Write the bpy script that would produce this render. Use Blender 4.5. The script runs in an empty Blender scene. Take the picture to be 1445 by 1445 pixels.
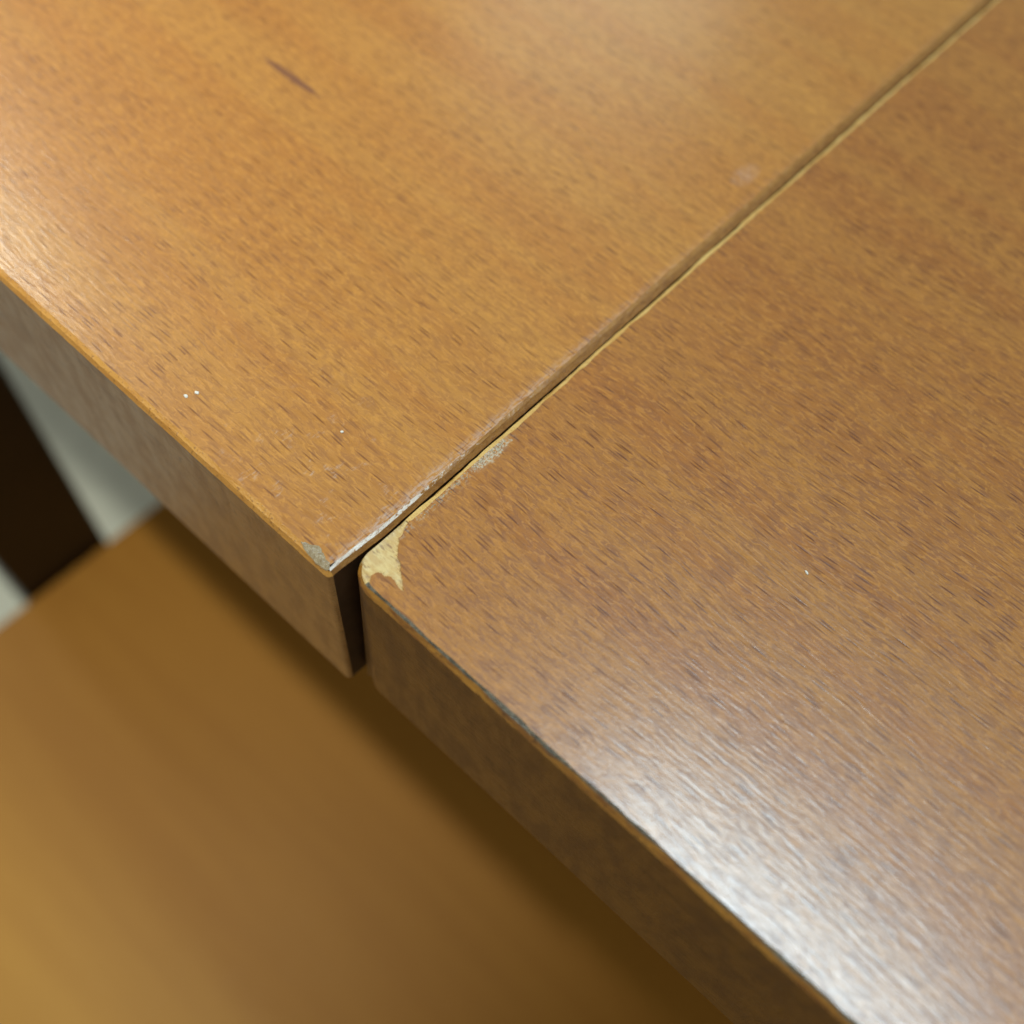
import bpy, bmesh, math, random
from mathutils import Vector, Matrix, noise

random.seed(7)
scene = bpy.context.scene
COL = scene.collection

# ---------------------------------------------------------------- camera
cam_data = bpy.data.cameras.new("camera")
cam = bpy.data.objects.new("camera", cam_data)
COL.objects.link(cam)
RX = ((0.73997289, -0.60824033, 0.28719999),
      (0.66935252, 0.62372125, -0.40365704),
      (0.06638775, 0.4909333, 0.86866401))
M = Matrix(RX).to_4x4()
M.translation = Vector((0.0589102, -0.03847321, 0.14))
cam.matrix_world = M
cam_data.sensor_width = 36.0
cam_data.lens = 36.0
cam_data.clip_start = 0.005
cam_data.clip_end = 50.0
cam_data.dof.use_dof = True
cam_data.dof.focus_distance = 0.163
cam_data.dof.aperture_fstop = 8.4
scene.camera = cam

# ---------------------------------------------------------------- light
world = bpy.data.worlds.new("World")
scene.world = world
world.use_nodes = True
bg = world.node_tree.nodes["Background"]
bg.inputs[0].default_value = (1.0, 0.93, 0.80, 1)
bg.inputs[1].default_value = 0.255


def area_lamp(name, loc, target, sx, sy, power, color):
    d = bpy.data.lights.new(name, 'AREA')
    d.shape = 'RECTANGLE'
    d.size, d.size_y = sx, sy
    d.energy = power
    d.color = color
    o = bpy.data.objects.new(name, d)
    COL.objects.link(o)
    o.location = loc
    o.rotation_euler = (Vector(target) - Vector(loc)).to_track_quat('-Z', 'Y').to_euler()
    return o


area_lamp("ceiling_lamp_near", (0.33, 0.43, 1.8), (0.33, 0.43, 0), 0.76, 0.31, 27, (0.64, 0.88, 1.0))
area_lamp("ceiling_lamp_side", (-2.05, 0.24, 1.8), (-0.05, 0.0, 0), 0.55, 0.50, 18, (0.95, 1.0, 0.88))
area_lamp("ceiling_lamp_far", (-1.85, 2.75, 1.9), (-0.05, 0.1, 0), 0.9, 1.0, 6, (0.78, 1.0, 0.95))
sd = bpy.data.lights.new("ceiling_spot", 'SPOT')
sd.energy = 84
sd.color = (1.0, 0.92, 0.74)
sd.spot_size = math.radians(24)  # cone narrowed to darken the shelf's right, replacing an unmodelled phone's shadow
sd.spot_blend = 1.0
sd.shadow_soft_size = 0.042
so = bpy.data.objects.new("ceiling_spot", sd)
COL.objects.link(so)
so.location = (-0.31, -0.29, 1.8)
so.rotation_euler = (Vector((-0.30, 0.0, -0.2)) - so.location).to_track_quat('-Z', 'Y').to_euler()

scene.view_settings.view_transform = 'Standard'
scene.view_settings.look = 'None'
scene.view_settings.exposure = 0.0
scene.view_settings.gamma = 1.0
scene.view_settings.use_curve_mapping = False
scene.render.engine = 'CYCLES'
scene.cycles.max_bounces = 5
scene.cycles.diffuse_bounces = 3
scene.cycles.glossy_bounces = 3
scene.cycles.adaptive_threshold = 0.02
scene.cycles.caustics_reflective = False
scene.cycles.caustics_refractive = False


# ---------------------------------------------------------------- node helpers
class NT:
    def __init__(self, name):
        self.mat = bpy.data.materials.new(name)
        self.mat.use_nodes = True
        self.t = self.mat.node_tree
        self.bsdf = self.t.nodes["Principled BSDF"]
        tc = self.t.nodes.new("ShaderNodeTexCoord")
        self.flat = False
        self.mm = self.vmul(tc.outputs['Object'], (1000, 1000, 1000))   # millimetres

    def link(self, a, b):
        self.t.links.new(a, b)

    def vmul(self, v, s):
        n = self.t.nodes.new("ShaderNodeVectorMath")
        n.operation = 'MULTIPLY'
        self.link(v, n.inputs[0])
        n.inputs[1].default_value = s
        return n.outputs[0]

    def vadd(self, v, w):
        n = self.t.nodes.new("ShaderNodeVectorMath")
        n.operation = 'ADD'
        self.link(v, n.inputs[0])
        if hasattr(w, 'is_output'):
            self.link(w, n.inputs[1])
        else:
            n.inputs[1].default_value = w
        return n.outputs[0]

    def noise(self, v, scale, detail=2.0, rough=0.5, dist=0.0, color=False):
        n = self.t.nodes.new("ShaderNodeTexNoise")
        if self.flat:
            n.noise_dimensions = '2D'
        self.link(v, n.inputs['Vector'])
        n.inputs['Scale'].default_value = scale
        n.inputs['Detail'].default_value = detail
        n.inputs['Roughness'].default_value = rough
        n.inputs['Distortion'].default_value = dist
        return n.outputs['Color' if color else 'Fac']

    def math(self, op, a, b=None, c=None, clamp=False):
        n = self.t.nodes.new("ShaderNodeMath")
        n.operation = op
        n.use_clamp = clamp
        for i, v in enumerate((a, b, c)):
            if v is None:
                continue
            if isinstance(v, (int, float)):
                n.inputs[i].default_value = v
            else:
                self.link(v, n.inputs[i])
        return n.outputs[0]

    def ramp(self, v, a, b, to0=0.0, to1=1.0):
        n = self.t.nodes.new("ShaderNodeMapRange")
        n.interpolation_type = 'SMOOTHSTEP'
        self.link(v, n.inputs[0])
        n.inputs[1].default_value = a
        n.inputs[2].default_value = b
        n.inputs[3].default_value = to0
        n.inputs[4].default_value = to1
        return n.outputs[0]

    def mix(self, f, a, b, blend='MIX'):
        n = self.t.nodes.new("ShaderNodeMix")
        n.data_type = 'RGBA'
        n.blend_type = blend
        for sock, v in ((n.inputs[0], f), (n.inputs[6], a), (n.inputs[7], b)):
            if isinstance(v, (int, float)):
                sock.default_value = v
            elif isinstance(v, tuple):
                sock.default_value = (*v, 1)
            else:
                self.link(v, sock)
        return n.outputs[2]

    def sep(self, v):
        n = self.t.nodes.new("ShaderNodeSeparateXYZ")
        self.link(v, n.inputs[0])
        return n.outputs

    def bump(self, h, dist, strength=1.0):
        n = self.t.nodes.new("ShaderNodeBump")
        n.inputs['Strength'].default_value = strength
        n.inputs['Distance'].default_value = dist
        self.link(h, n.inputs['Height'])
        self.link(n.outputs[0], self.bsdf.inputs['Normal'])
        self.link(n.outputs[0], self.bsdf.inputs['Coat Normal'])

    def strokes(self, p, lx, ly, rx, ry, mod):
        """Scattered short strokes along X, one per cell of lx by ly mm, of uneven strength."""
        q = self.vmul(p, (1 / lx, 1 / ly, 0))
        v = self.t.nodes.new("ShaderNodeTexVoronoi")
        v.voronoi_dimensions = '2D'
        v.inputs['Scale'].default_value = 1.0
        self.link(q, v.inputs['Vector'])
        d = self.t.nodes.new("ShaderNodeVectorMath")
        d.operation = 'SUBTRACT'
        self.link(q, d.inputs[0])
        self.link(v.outputs['Position'], d.inputs[1])
        e = self.vmul(d.outputs[0], (1 / rx, 1 / ry, 0))
        n = self.t.nodes.new("ShaderNodeVectorMath")
        n.operation = 'LENGTH'
        self.link(e, n.inputs[0])
        k = self.ramp(n.outputs['Value'], 1.0, 0.35)
        c = self.t.nodes.new("ShaderNodeSeparateColor")
        self.link(v.outputs['Color'], c.inputs[0])
        k = self.math('MULTIPLY', k, self.ramp(c.outputs[0], 0.25, 0.95))
        if mod is not None:
            k = self.math('MULTIPLY', k, self.ramp(mod, 0.30, 0.60, 0.45, 1.0))
        return k

    def set(self, **k):
        for key, v in k.items():
            s = self.bsdf.inputs[key.replace('_', ' ')]
            if hasattr(v, 'is_output'):
                self.link(v, s)
            else:
                s.default_value = (*v, 1) if isinstance(v, tuple) and len(v) == 3 else v


def veneer(name, light, dark, red, seed, wear, fleck=1.0, rough=0.34, coat=0.45, spec=0.5):
    """Lacquered beech-type veneer: streaks, pores and flecks running along X."""
    m = NT(name)
    m.flat = True
    p = m.vadd(m.mm, (seed * 37.0, seed * 91.0, 0))
    # the grain drifts slowly sideways along its length
    warp = m.noise(m.vmul(p, (0.03, 0.05, 0.05)), 1.0, 1.0, color=True)
    p = m.vadd(p, m.vmul(m.vadd(warp, (-0.5, -0.5, -0.5)), (0, 2.5, 0)))
    band = m.noise(m.vmul(p, (0.006, 0.075, 0.05)), 1.0, 2.0, 0.55)
    cloud = m.noise(m.vmul(p, (0.03, 0.11, 0.05)), 1.0, 2.0, 0.6)
    ridge = m.noise(m.vmul(p, (0.13, 1.35, 0.5)), 1.0, 2.0, 0.6, 0.3)
    mott = m.noise(m.vmul(p, (0.42, 1.10, 0.5)), 1.0, 2.5, 0.65, 0.7)
    mott2 = m.noise(m.vmul(m.vadd(p, (31, 17, 0)), (0.50, 1.45, 0.5)), 1.0, 2.0, 0.6, 0.8)
    fine = m.noise(m.vmul(p, (2.2, 4.0, 1.0)), 1.0, 1.0, 0.6)
    pores = m.strokes(p, 5.2, 0.84, 0.44, 0.25, cloud)
    rays = m.strokes(m.vadd(p, (7.7, 3.3, 0)), 4.8, 0.95, 0.38, 0.20, None)

    base = m.mix(m.ramp(band, 0.38, 0.64), light, red)
    base = m.mix(m.ramp(cloud, 0.40, 0.75, 0.0, 0.15), base, dark)
    base = m.mix(m.ramp(ridge, 0.47, 0.70, 0.0, 0.55 * fleck), base, dark)
    base = m.mix(m.ramp(mott, 0.46, 0.66, 0.0, 0.58 * fleck), base, dark)
    lf = (light[0] * 1.28, light[1] * 1.30, light[2] * 1.22)
    base = m.mix(m.ramp(mott2, 0.52, 0.67, 0.0, 0.60 * fleck), base, lf)
    base = m.mix(m.math('MULTIPLY', rays, 0.75 * fleck), base, lf)
    dk = (dark[0] * 0.60, dark[1] * 0.52, dark[2] * 0.55)
    base = m.mix(m.math('MULTIPLY', pores, min(1.0, 1.1 * fleck)), base, dk)
    base = m.mix(m.ramp(fine, 0.35, 0.65, 0.0, 0.16), base, dark)
    r = m.math('ADD', m.ramp(mott, 0.3, 0.7, -0.05, 0.05), rough)
    if wear:
        base, r = wear(m, base, r)
    h = m.math('MULTIPLY', ridge, 0.60)
    h = m.math('ADD', h, m.math('MULTIPLY', mott, 0.30))
    h = m.math('ADD', h, m.math('MULTIPLY', fine, 0.16))
    h = m.math('SUBTRACT', h, m.math('MULTIPLY', pores, 0.09))
    m.bump(h, 0.000048, 1.0)
    m.set(Base_Color=base, Roughness=r, Coat_Weight=coat, Coat_Roughness=0.17)
    m.bsdf.inputs['Specular IOR Level'].default_value = spec
    return m.mat


def ellipse(m, x, y, cx, cy, rx, ry, n=None, amp=0.0):
    """1 inside a soft ellipse in the plane of the panel (mm)."""
    a = m.math('DIVIDE', m.math('SUBTRACT', x, cx), rx)
    b = m.math('DIVIDE', m.math('SUBTRACT', y, cy), ry)
    d = m.math('ADD', m.math('MULTIPLY', a, a), m.math('MULTIPLY', b, b))
    if n is not None:
        d = m.math('ADD', d, m.math('MULTIPLY', m.math('SUBTRACT', n, 0.5), amp))
    return m.ramp(d, 1.15, 0.45)


def wear_left(m, base, r):
    x, y, _ = m.sep(m.mm)
    n = m.noise(m.vmul(m.mm, (2.0, 0.55, 1.0)), 1.0, 4.0, 0.7)
    n2 = m.noise(m.vmul(m.mm, (0.22, 0.22, 0.2)), 1.0, 3.0, 0.6)
    # dark resin streak
    k = ellipse(m, x, y, -87.5, 70.4, 9.0, 0.95, n, 0.9)
    base = m.mix(m.math('MULTIPLY', k, 0.72), base, (0.12, 0.035, 0.028))
    # chalky rubbing along the joint
    near = m.ramp(x, -2.6, -0.3)
    near = m.math('MULTIPLY', near, m.ramp(y, 120, 15, 0.15, 1.0))
    k = m.math('MULTIPLY', near, m.ramp(n, 0.36, 0.62))
    base = m.mix(m.math('MULTIPLY', k, 0.45), base, (0.60, 0.50, 0.47))
    # pale rub marks close to the corner
    reg = m.math('MULTIPLY', m.ramp(x, -45, -12), m.ramp(y, 34, 8))
    k = m.math('MULTIPLY', reg, m.math('MULTIPLY', m.ramp(n2, 0.57, 0.72), m.ramp(n, 0.46, 0.66)))
    base = m.mix(m.math('MULTIPLY', k, 0.38), base, (0.58, 0.47, 0.42))
    k = m.math('MULTIPLY', ellipse(m, x, y, -5.6, 115.5, 2.4, 4.5, n, 3.4), m.ramp(n, 0.40, 0.62))
    base = m.mix(m.math('MULTIPLY', k, 0.22), base, (0.62, 0.55, 0.55))
    return base, r


def wear_right(m, base, r):
    x, y, _ = m.sep(m.mm)
    n = m.noise(m.vmul(m.mm, (1.6, 1.0, 1.0)), 1.0, 4.0, 0.65)
    n2 = m.noise(m.vmul(m.mm, (0.35, 0.3, 0.2)), 1.0, 3.0, 0.6)
    near = m.math('MULTIPLY', m.ramp(x, 4.6, 2.2), m.ramp(y, 44, 30))
    k = m.math('MULTIPLY', near, m.ramp(n, 0.50, 0.66))
    base = m.mix(m.math('MULTIPLY', k, 0.55), base, (0.52, 0.47, 0.36))
    n3 = m.noise(m.vmul(m.mm, (3.4, 2.4, 1.0)), 1.0, 2.0, 0.6)
    k = m.math('MULTIPLY', ellipse(m, x, y, 2.9, 32.3, 1.3, 4.4, n, 2.8), m.ramp(n3, 0.38, 0.60))
    base = m.mix(m.math('MULTIPLY', k, 0.75), base, (0.56, 0.52, 0.40))
    return base, r


WOOD_L = veneer("veneer_left", (0.490, 0.216, 0.041), (0.298, 0.108, 0.019), (0.455, 0.180, 0.031), 1.0, wear_left, 0.80, 0.36)
WOOD_R = veneer("veneer_right", (0.420, 0.172, 0.032), (0.240, 0.080, 0.016), (0.380, 0.140, 0.026), 2.3, wear_right, 1.0, 0.34)
WOOD_S = veneer("veneer_shelf", (0.385, 0.182, 0.022), (0.33, 0.150, 0.017), (0.365, 0.168, 0.019), 5.1, None, 0.05, 0.50, 0.0, 0.3)


def rough_edge(name, c0, c1, c2, rough=0.4, scale=(0.6, 0.6, 2.0), lo=0.42, hi=0.62, fine=(2.2, 2.2, 2.2), b0=0.55, b1=0.70):
    m = NT(name)
    a = m.noise(m.vmul(m.mm, scale), 1.0, 4.0, 0.65)
    b = m.noise(m.vmul(m.mm, fine), 1.0, 3.0, 0.6)
    c = m.mix(m.ramp(a, lo, hi), c0, c1)
    c = m.mix(m.ramp(b, b0, b1, 0, 0.8), c, c2)
    m.bump(m.math('ADD', a, b), 0.00015, 0.8)
    m.set(Base_Color=c, Roughness=rough)
    return m.mat


EDGE_L = rough_edge("edge_banding_left", (0.60, 0.285, 0.055), (0.50, 0.215, 0.036), (0.24, 0.09, 0.02), 0.34, (0.10, 0.6, 1.2), lo=0.36, hi=0.66)
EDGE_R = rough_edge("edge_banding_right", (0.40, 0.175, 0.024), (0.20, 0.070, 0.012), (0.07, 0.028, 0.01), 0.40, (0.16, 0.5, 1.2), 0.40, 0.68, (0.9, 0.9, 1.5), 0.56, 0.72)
SIDE_L = rough_edge("joint_edge_left_lower", (0.32, 0.145, 0.034), (0.24, 0.10, 0.022), (0.20, 0.08, 0.02), 0.40)
def joint_mat():
    m = NT("joint_edge_left")
    _, y, _ = m.sep(m.mm)
    a = m.noise(m.vmul(m.mm, (0.6, 0.35, 1.0)), 1.0, 3.0, 0.65)
    b = m.noise(m.vmul(m.mm, (2.2, 1.2, 2.2)), 1.0, 2.0, 0.6)
    c = m.mix(m.ramp(a, 0.4, 0.65), (0.38, 0.178, 0.042), (0.29, 0.125, 0.028))
    w = m.math('ADD', m.ramp(y, 36, 6, -0.10, 0.22), b)
    w = m.math('MULTIPLY', m.ramp(w, 0.52, 0.66), m.ramp(y, 60, 12, 0.25, 0.95))
    c = m.mix(w, c, (0.74, 0.66, 0.58))
    m.bump(m.math('ADD', a, b), 0.00012, 0.7)
    m.set(Base_Color=c, Roughness=0.33)
    return m.mat


RUB = joint_mat()
SIDE_R = rough_edge("joint_edge_right", (0.66, 0.42, 0.13), (0.58, 0.33, 0.085), (0.40, 0.20, 0.05), 0.38, (0.25, 0.12, 0.3))
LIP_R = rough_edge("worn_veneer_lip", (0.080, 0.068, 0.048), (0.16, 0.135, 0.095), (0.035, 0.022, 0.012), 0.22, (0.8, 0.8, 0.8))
CHIP = rough_edge("bare_wood", (0.68, 0.50, 0.22), (0.57, 0.37, 0.14), (0.30, 0.16, 0.065), 0.50, (0.35, 0.9, 0.8), 0.40, 0.60, (0.42, 1.25, 1.0), 0.53, 0.68)
GLUE = rough_edge("grey_residue", (0.34, 0.26, 0.155), (0.24, 0.165, 0.085), (0.58, 0.52, 0.42), 0.26, (1.0, 1.0, 1.0))


def face_mat(name, c0, c1, rough):
    """Front edge strip of the board, lacquered and slightly dusty."""
    m = NT(name)
    a = m.noise(m.vmul(m.mm, (0.30, 0.3, 0.12)), 1.0, 4.0, 0.6)
    b = m.noise(m.vmul(m.mm, (1.1, 1.0, 0.35)), 1.0, 3.0, 0.6, 0.8)
    f = m.noise(m.vmul(m.mm, (3.0, 3.0, 1.5)), 1.0, 2.0, 0.6)
    g = m.noise(m.vmul(m.mm, (0.10, 1.0, 1.1)), 1.0, 3.0, 0.6, 0.3)
    c = m.mix(m.ramp(a, 0.35, 0.68), c0, c1)
    c = m.mix(m.ramp(g, 0.48, 0.72, 0, 0.55), c, tuple(v * 0.55 for v in c1))
    c = m.mix(m.ramp(b, 0.58, 0.74, 0, 0.6), c, tuple(v * 0.45 for v in c1))
    m.bump(m.math('ADD', m.math('ADD', m.math('MULTIPLY', b, 0.7), g), f), 0.00012, 1.0)
    m.set(Base_Color=c, Roughness=m.ramp(a, 0.3, 0.7, rough - 0.05, rough + 0.07))
    m.bsdf.inputs['Specular IOR Level'].default_value = 0.38
    return m.mat


FACE_L = face_mat("front_strip_left", (0.46, 0.245, 0.092), (0.37, 0.185, 0.064), 0.38)
FACE_R = face_mat("front_strip_right", (0.200, 0.090, 0.024), (0.145, 0.060, 0.014), 0.38)


def plain(name, col, rough, var=0.2, scale=0.03):
    m = NT(name)
    a = m.noise(m.vmul(m.mm, (scale, scale, scale)), 1.0, 4.0, 0.6)
    c = m.mix(m.ramp(a, 0.35, 0.65), tuple(v * (1 - var) for v in col), col)
    m.bump(a, 0.0003, 0.4)
    m.set(Base_Color=c, Roughness=rough)
    return m.mat


FLOOR = plain("pale_floor", (0.76, 0.84, 0.77), 0.45, 0.08, 0.02)
DARK = plain("dark_brown_paint", (0.020, 0.010, 0.004), 0.5, 0.3)
UNDER = plain("underside_board", (0.20, 0.12, 0.05), 0.6)
GAP_SHADE = plain("gap_shaded_board_side", (0.055, 0.022, 0.006), 0.5, 0.3, 0.2)  # shade inside the gap, painted into the board sides as near-black brown
SPECK = plain("white_speck", (0.85, 0.82, 0.74), 0.35, 0.1, 1.0)


# ---------------------------------------------------------------- mesh helpers
def link(name, me, mat, parent=None):
    o = bpy.data.objects.new(name, me)
    me.materials.append(mat)
    COL.objects.link(o)
    if parent:
        o.parent = parent
    return o


def tag(o, label=None, category=None, group=None, kind=None):
    for k, v in (('label', label), ('category', category), ('group', group), ('kind', kind)):
        if v:
            o[k] = v
    return o


def from_py(name, verts, faces, mat, parent=None, smooth=True):
    me = bpy.data.meshes.new(name)
    me.from_pydata([tuple(c * 0.001 for c in v) for v in verts], [], faces)
    me.update()
    if smooth:
        for p in me.polygons:
            p.use_smooth = True
    return link(name, me, mat, parent)


def box(name, lo, hi, mat, parent=None, bevel=0.0):
    bm = bmesh.new()
    bmesh.ops.create_cube(bm, size=1.0)
    for v in bm.verts:
        for i in range(3):
            v.co[i] = (lo[i] + (v.co[i] + 0.5) * (hi[i] - lo[i])) * 0.001
    if bevel:
        bmesh.ops.bevel(bm, geom=bm.edges[:], offset=bevel * 0.001, segments=4, profile=0.5, affect='EDGES')
    me = bpy.data.meshes.new(name)
    bm.to_mesh(me)
    bm.free()
    return link(name, me, mat, parent)


def jit(x, y, s, seed):
    return noise.noise(Vector((x * s + seed, y * s - seed, seed * 1.7)))


def frange(a, b, step):
    n = max(1, int(round(abs(b - a) / step)))
    return [a + (b - a) * i / n for i in range(n)]


def ring_normals(pts):
    n = len(pts)
    out = []
    for i in range(n):
        ax, ay = pts[i - 1]
        bx, by = pts[(i + 1) % n]
        dx, dy = bx - ax, by - ay
        l = math.hypot(dx, dy) or 1
        out.append((-dy / l, dx / l))         # inward for counter-clockwise outlines
    return out


THICK = 45.0


def strip(name, ra, rb, closed, mat, parent, flip=False):
    n = len(ra)
    verts = list(ra) + list(rb)
    faces = []
    for i in range(n if closed else n - 1):
        j = (i + 1) % n
        f = (i, j, n + j, n + i)
        faces.append(tuple(reversed(f)) if flip else f)
    return from_py(name, verts, faces, mat, parent)


# ---------------------------------------------------------------- setting
floor = box("floor", (-2500, -2500, -760), (2500, 2500, -750), FLOOR)
tag(floor, kind="structure")

# ---------------------------------------------------------------- lower shelf and upright
shelf = bpy.data.objects.new("lower_shelf", None)
COL.objects.link(shelf)
shelf.location = (0.1, 0.15, -0.445)
tag(shelf, "wide brown wooden shelf board lying below the two tabletops, out of focus", "shelf")
sb = box("shelf_board", (-387, -500, 0), (500, 400, 25), WOOD_S, shelf, 1.2)

post = box("upright_post", (-340, -19, -750), (-289.5, 37, -212), DARK, None, 2.0)
tag(post, "dark brown square upright post at the left end of the lower board", "post")


# ---------------------------------------------------------------- tabletops
def profile_ring(outline, normals, inset, z, wob=0.0, scale=0.5, seed=0.0):
    out = []
    for (x, y), (nx, ny) in zip(outline, normals):
        d = inset(x, y) if callable(inset) else inset
        if wob:
            d += wob * (jit(x, y, scale, seed) + 0.6 * jit(x, y, scale * 2.7, seed + 4))
        zz = z(x, y) if callable(z) else z
        out.append((x + nx * d, y + ny * d, zz))
    return out


def tri_patch(name, outline, z0, depth, mat, parent, cuts=3, seed=0.0, rim=0.0, freq=0.5, stretch=(1, 1), zfun=None):
    """Irregular surface patch filling an outline (mm); its interior is rough."""
    bm = bmesh.new()
    vs = [bm.verts.new((x, y, z0)) for x, y in outline]
    f = bm.faces.new(vs)
    bmesh.ops.triangulate(bm, faces=[f])
    for _ in range(cuts):
        bmesh.ops.subdivide_edges(bm, edges=bm.edges[:], cuts=1, use_grid_fill=True)
        bmesh.ops.triangulate(bm, faces=bm.faces[:])
    bm.normal_update()
    for v in bm.verts:
        b = any(e.is_boundary for e in v.link_edges)
        x, y = v.co.x * stretch[0], v.co.y * stretch[1]
        w = jit(x, y, freq, seed) + 0.5 * jit(x, y, freq * 2.6, seed + 3)
        v.co.z = (zfun(v.co.y) if zfun else z0) + (rim if b else depth * (0.6 + 0.9 * w))
    for v in bm.verts:
        v.co *= 0.001
    me = bpy.data.meshes.new(name)
    bm.to_mesh(me)
    bm.free()
    for p in me.polygons:
        p.use_smooth = True
        if p.normal.z < 0:
            p.flip()
    me.update()
    return link(name, me, mat, parent)


# --- left tabletop: outline counter-clockwise, front edge y=-1, joint side x=0.4
def left_outline():
    pts = []
    pts += [(x, -1.0) for x in frange(-1500, -130, 10)]
    pts += [(x, -1.0) for x in frange(-130, -0.6, 0.6)]
    for k in range(6):                                     # tight corner, 1 mm radius
        a = -math.pi / 2 + k / 6 * math.pi / 2
        pts.append((-0.6 + math.cos(a) * 0.9, -0.1 + math.sin(a) * 0.9))
    pts += [(0.35 + 0.58 * min(1, max(0, y - 1) / 9) + 0.10 * min(1, y / 80), y) for y in frange(-0.1, 240, 0.6)]
    pts += [(1.03, y) for y in frange(240, 450, 10)]
    pts += [(x, 450) for x in frange(1.03, -1500, 20)]
    pts += [(-1500, y) for y in frange(450, -1, 20)]
    return pts


def in_side_left(x, y):
    if x > 0.2 and y > 0.2:
        return 1.1 + 0.7 * min(1, max(0, (y - 10) / 70))
    return 1.35


tl = bpy.data.objects.new("wooden_tabletop", None)
COL.objects.link(tl)
tl.location = (-0.2, 0.22, -0.0)
tag(tl, "golden brown wooden tabletop left of the joint, sharp corner, dark streak in its grain", "tabletop",
    "butted tabletops")
tl.location = (0, 0, 0)
oL = left_outline()
nL = ring_normals(oL)
r0 = profile_ring(oL, nL, in_side_left, 0.0, 0.17, 0.22, 1.0)
r1 = profile_ring(oL, nL, lambda x, y: in_side_left(x, y) * (0.60 if x > 0.2 and y > 0.2 else 0.42), -0.28, 0.09, 0.4, 2.0)
r2 = profile_ring(oL, nL, 0.02, -1.0, 0.05, 0.5, 3.0)
r3 = profile_ring(oL, nL, 0.0, -THICK + 0.8)
r4 = profile_ring(oL, nL, 0.8, -THICK)
from_py("top_veneer", r0, [tuple(range(len(r0)))], WOOD_L, tl, False)


def split_strip(names, ra, rb, parent, split, skip=(), outline=None):
    """split(x, y) gives a key per outline point; every run of equal key is a strip of its own."""
    n = len(ra)
    keys = [split(*c) for c in (outline or oL)]
    verts_by = {}
    for i in range(n):
        if i in skip:
            continue
        j = (i + 1) % n
        verts_by.setdefault(keys[i], []).append((i, j))
    for key, prs in verts_by.items():
        idx = {}
        verts, faces = [], []

        def vid(t, i):
            if (t, i) not in idx:
                idx[(t, i)] = len(verts)
                verts.append((ra if t == 0 else rb)[i])
            return idx[(t, i)]
        for i, j in prs:
            faces.append((vid(1, i), vid(1, j), vid(0, j), vid(0, i)))
        nm, mat = names[key]
        from_py(nm, verts, faces, mat, parent)


def keyL(x, y):
    if x > 0.2 and y > -0.15 and x < 2 and y < 449:
        return 'side'
    return 'front'


# rounded top arris
split_strip({'front': ("edge_banding", EDGE_L), 'side': ("rubbed_arris", RUB)},
            r0, r1, tl, keyL)
split_strip({'front': ("edge_banding", EDGE_L), 'side': ("joint_edge", SIDE_L)},
            r1, r2, tl, keyL)
split_strip({'front': ("front_strip", FACE_L), 'side': ("joint_face", GAP_SHADE)}, r2, r3, tl, keyL)
strip("bottom_arris", r4, r3, True, EDGE_L, tl)
from_py("underside", r4, [tuple(reversed(range(len(r4))))], UNDER, tl, False)
# grey scuffed chip by the corner
resid = [(-7.0, 0.1), (-5.0, -0.45), (-2.8, -0.60), (-0.75, -0.50), (-0.6, 0.2), (-1.3, 0.75), (-2.2, 0.8),
         (-3.4, 1.35), (-4.4, 1.65), (-5.3, 1.1), (-6.3, 0.6)]
rj = []
for (ax, ay), (bx, by) in zip(resid, resid[1:] + resid[:1]):
    for k in range(4):
        x, y = ax + (bx - ax) * k / 4, ay + (by - ay) * k / 4
        rj.append((x + 0.22 * jit(x, y, 2.0, 51.0), y + 0.22 * jit(x, y, 2.2, 57.0)))
tri_patch("chipped_corner", rj, 0.0, 0.10, GLUE, tl, 2, 9.0, 0.01, 0.9, (1, 1),
          lambda y: 0.02 if y > 0.3 else 0.02 - (0.3 - y) * 0.38)

# --- right tabletop: front edge y=1.2, joint side x=1.3, rounded corner
RC = 5.0


def right_outline():
    pts = []
    for k in range(22):
        a = math.pi + k / 22 * math.pi / 2
        pts.append((1.3 + RC + math.cos(a) * RC, 1.2 + RC + math.sin(a) * RC))
    pts += [(x, 1.2) for x in frange(1.3 + RC, 150, 0.45)]
    pts += [(x, 1.2) for x in frange(150, 420, 8)]
    pts += [(420, y) for y in frange(1.2, 450, 20)]
    pts += [(x, 450) for x in frange(420, 1.3, 20)]
    pts += [(1.3, y) for y in frange(450, 240, 10)]
    pts += [(1.3, y) for y in frange(240, 1.2 + RC, 0.6)]
    return pts


oR = right_outline()
nR = ring_normals(oR)


def keyR(x, y):
    # key by where the outline runs: joint side, corner or front
    if x < 2.6 and y > 4.0:
        return 'side'
    return 'front'


def inR_a(x, y):      # veneer border
    return 1.0 if keyR(x, y) == 'side' else 1.20


def inR_b(x, y):      # lower border of the dark worn lip
    return 0.34 if keyR(x, y) == 'side' else 0.72


tr = bpy.data.objects.new("wooden_tabletop", None)
COL.objects.link(tr)
tag(tr, "reddish brown wooden tabletop right of the joint, rounded corner chipped to pale wood", "tabletop",
    "butted tabletops")
q0 = profile_ring(oR, nR, inR_a, 0.0, 0.22, 0.20, 11.0)
q1 = profile_ring(oR, nR, inR_b, -0.22, 0.24, 0.17, 12.0)
q2 = profile_ring(oR, nR, 0.02, -1.05, 0.10, 0.7, 13.0)
q3 = profile_ring(oR, nR, lambda x, y: -0.9 if x < 3 else 0.0, -THICK + 0.8)
q4 = profile_ring(oR, nR, 0.8, -THICK)

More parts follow.
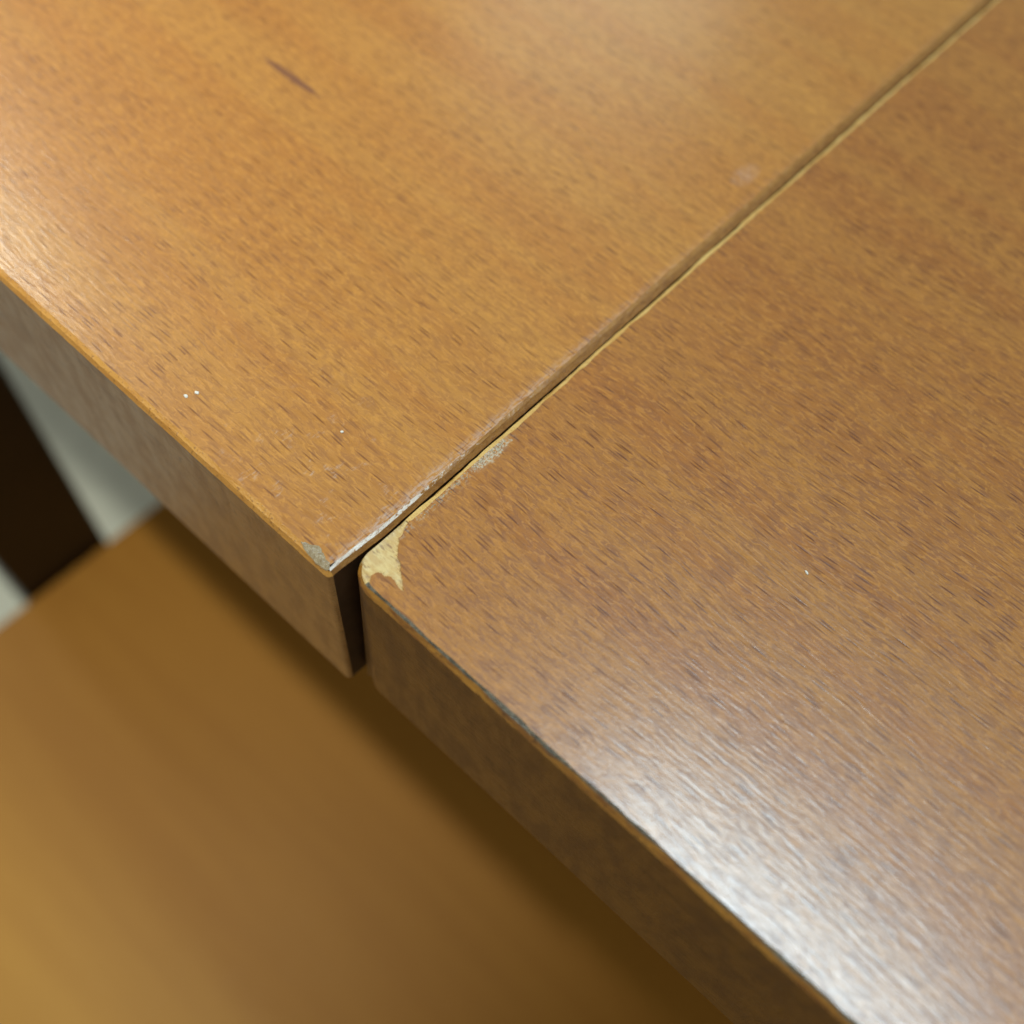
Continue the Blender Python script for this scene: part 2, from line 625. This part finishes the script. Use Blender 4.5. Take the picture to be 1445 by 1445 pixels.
# chip: the veneer's border leaves the edge and runs round the bare patch
border = [(2.2, 14.2), (2.7, 12.8), (3.25, 12.1), (3.3, 11.0), (4.0, 10.4), (4.55, 9.7), (5.0, 9.3), (5.6, 8.6), (6.5, 8.3),
          (7.2, 7.9), (7.9, 7.2), (8.7, 6.6), (9.7, 6.0), (10.9, 5.1), (9.6, 5.0), (8.4, 5.5), (7.4, 5.4), (6.6, 4.9), (5.9, 4.95),
          (5.2, 4.4), (5.0, 3.6)]
fine_border = []
for (ax, ay), (bx, by) in zip(border[:-1], border[1:]):
    for k in range(5):
        t = k / 5
        x, y = ax + (bx - ax) * t, ay + (by - ay) * t
        w = 0.0 if (k == 0 and (ax, ay) in (border[0],)) else 0.11
        fine_border.append((x + w * jit(x, y, 2.1, 31.0), y + 1.6 * w * jit(x, y, 2.3, 37.0)))
border = [(2.0 + (x - 2.0) * 0.92, y) for x, y in fine_border + [border[-1]]]
cut = [i for i, (x, y) in enumerate(oR) if (x < 4.9 and y < 14.0)]
n = len(q0)
start = max(i for i in cut if i < n / 2)          # last corner point towards the front
first = min(i for i in cut if i > n / 2)          # first cut point on the joint side
keep = [q0[i] for i in range(start + 1, first)]
cutpts = [q1[i] for i in list(range(first, n)) + list(range(0, start + 1))]
vout = keep + [(x, y, 0.0) for x, y in border]
from_py("top_veneer", vout, [tuple(range(len(vout)))], WOOD_R, tr, False)
# broken rim of the veneer
bb = [keep[-1][:2]] + border + [keep[0][:2]]
strip("veneer_rim", [(x, y, 0.0) for x, y in bb], [(x + 0.04, y - 0.02, -0.5) for x, y in bb], False, CHIP, tr)
# bare wood
co = [(x, y) for x, y, z in cutpts]
poly = [keep[-1][:2]] + border + [keep[0][:2]] + list(reversed(co[0:]))[0:]
tri_patch("bare_wood_chip", poly, -0.22, -0.34, CHIP, tr, 2, 21.0, 0.0, 0.42, (0.8, 1.5))
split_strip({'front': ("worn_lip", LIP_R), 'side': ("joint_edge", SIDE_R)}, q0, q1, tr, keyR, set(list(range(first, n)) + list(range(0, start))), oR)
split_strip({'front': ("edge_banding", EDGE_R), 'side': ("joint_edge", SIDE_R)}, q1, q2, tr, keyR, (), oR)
split_strip({'front': ("front_strip", FACE_R), 'side': ("joint_face", GAP_SHADE)}, q2, q3, tr, keyR, (), oR)
strip("bottom_arris", q4, q3, True, EDGE_R, tr)
from_py("underside", q4, [tuple(reversed(range(len(q4))))], UNDER, tr, False)

# supports far back under the tabletops
for parent, x0 in ((tl, -1430), (tr, 330)):
    box("support_panel", (x0 - 10, 330, -419.5), (x0 + 10, 420, -THICK + 0.5), UNDER, parent)


# ---------------------------------------------------------------- small loose bits
def lump(name, x, y, rx, ry, rz, mat, rot=0.0, seed=0):
    bm = bmesh.new()
    bmesh.ops.create_icosphere(bm, subdivisions=2, radius=1.0)
    c, s = math.cos(rot), math.sin(rot)
    for v in bm.verts:
        k = 1 + 0.35 * noise.noise(v.co * 1.3 + Vector((seed, 0, 0)))
        a, b, d = v.co.x * rx * k, v.co.y * ry * k, v.co.z * rz * k
        v.co = Vector((a * c - b * s, a * s + b * c, d + rz * 0.75)) * 0.001
    me = bpy.data.meshes.new(name)
    bm.to_mesh(me)
    bm.free()
    o = link(name, me, mat)
    o.location = (x * 0.001, y * 0.001, 0)
    return o


for i, (x, y, rx, ry, lab) in enumerate((
        (-40.3, 5.3, 0.42, 0.26, "white crumb on the left tabletop, lower one of the pair near its front edge"),
        (-39.6, 7.0, 0.40, 0.30, "white crumb on the left tabletop, upper one of the pair near its front edge"),
        (-17.2, 18.3, 0.28, 0.22, "small pale crumb on the left tabletop between the pair and the joint"),
        (52.8, 50.6, 0.20, 0.42, "single tiny white crumb alone on the middle of the right tabletop"))):
    o = lump("crumb", x, y, rx, ry, 0.16, SPECK, 0.4 * i, i * 3.1)
    tag(o, lab, "crumb", "white crumbs on the tabletops")

dust_v, dust_f = [], []
rng = random.Random(3)
for k in range(90):
    y = rng.choice((rng.gauss(33.5, 1.6), rng.gauss(29, 2.2), rng.uniform(14, 36)))
    x = 2.45 + abs(rng.gauss(0.2, 0.45))
    r = rng.uniform(0.05, 0.17)
    b = len(dust_v)
    for dx, dy, dz in ((1, 0, 0), (0, 1, 0), (-1, 0, 0), (0, -1, 0), (0.2, 0.1, 1)):
        s = rng.uniform(0.6, 1.3)
        dust_v.append((x + dx * r * s, y + dy * r * s * 1.3, 0.003 + dz * r * 0.7))
    for a in range(4):
        dust_f.append((b + a, b + (a + 1) % 4, b + 4))
d = from_py("wood_dust", dust_v, dust_f, GLUE, None)
tag(d, "pale wood dust strewn along the right tabletop's joint edge", "dust", kind="stuff")
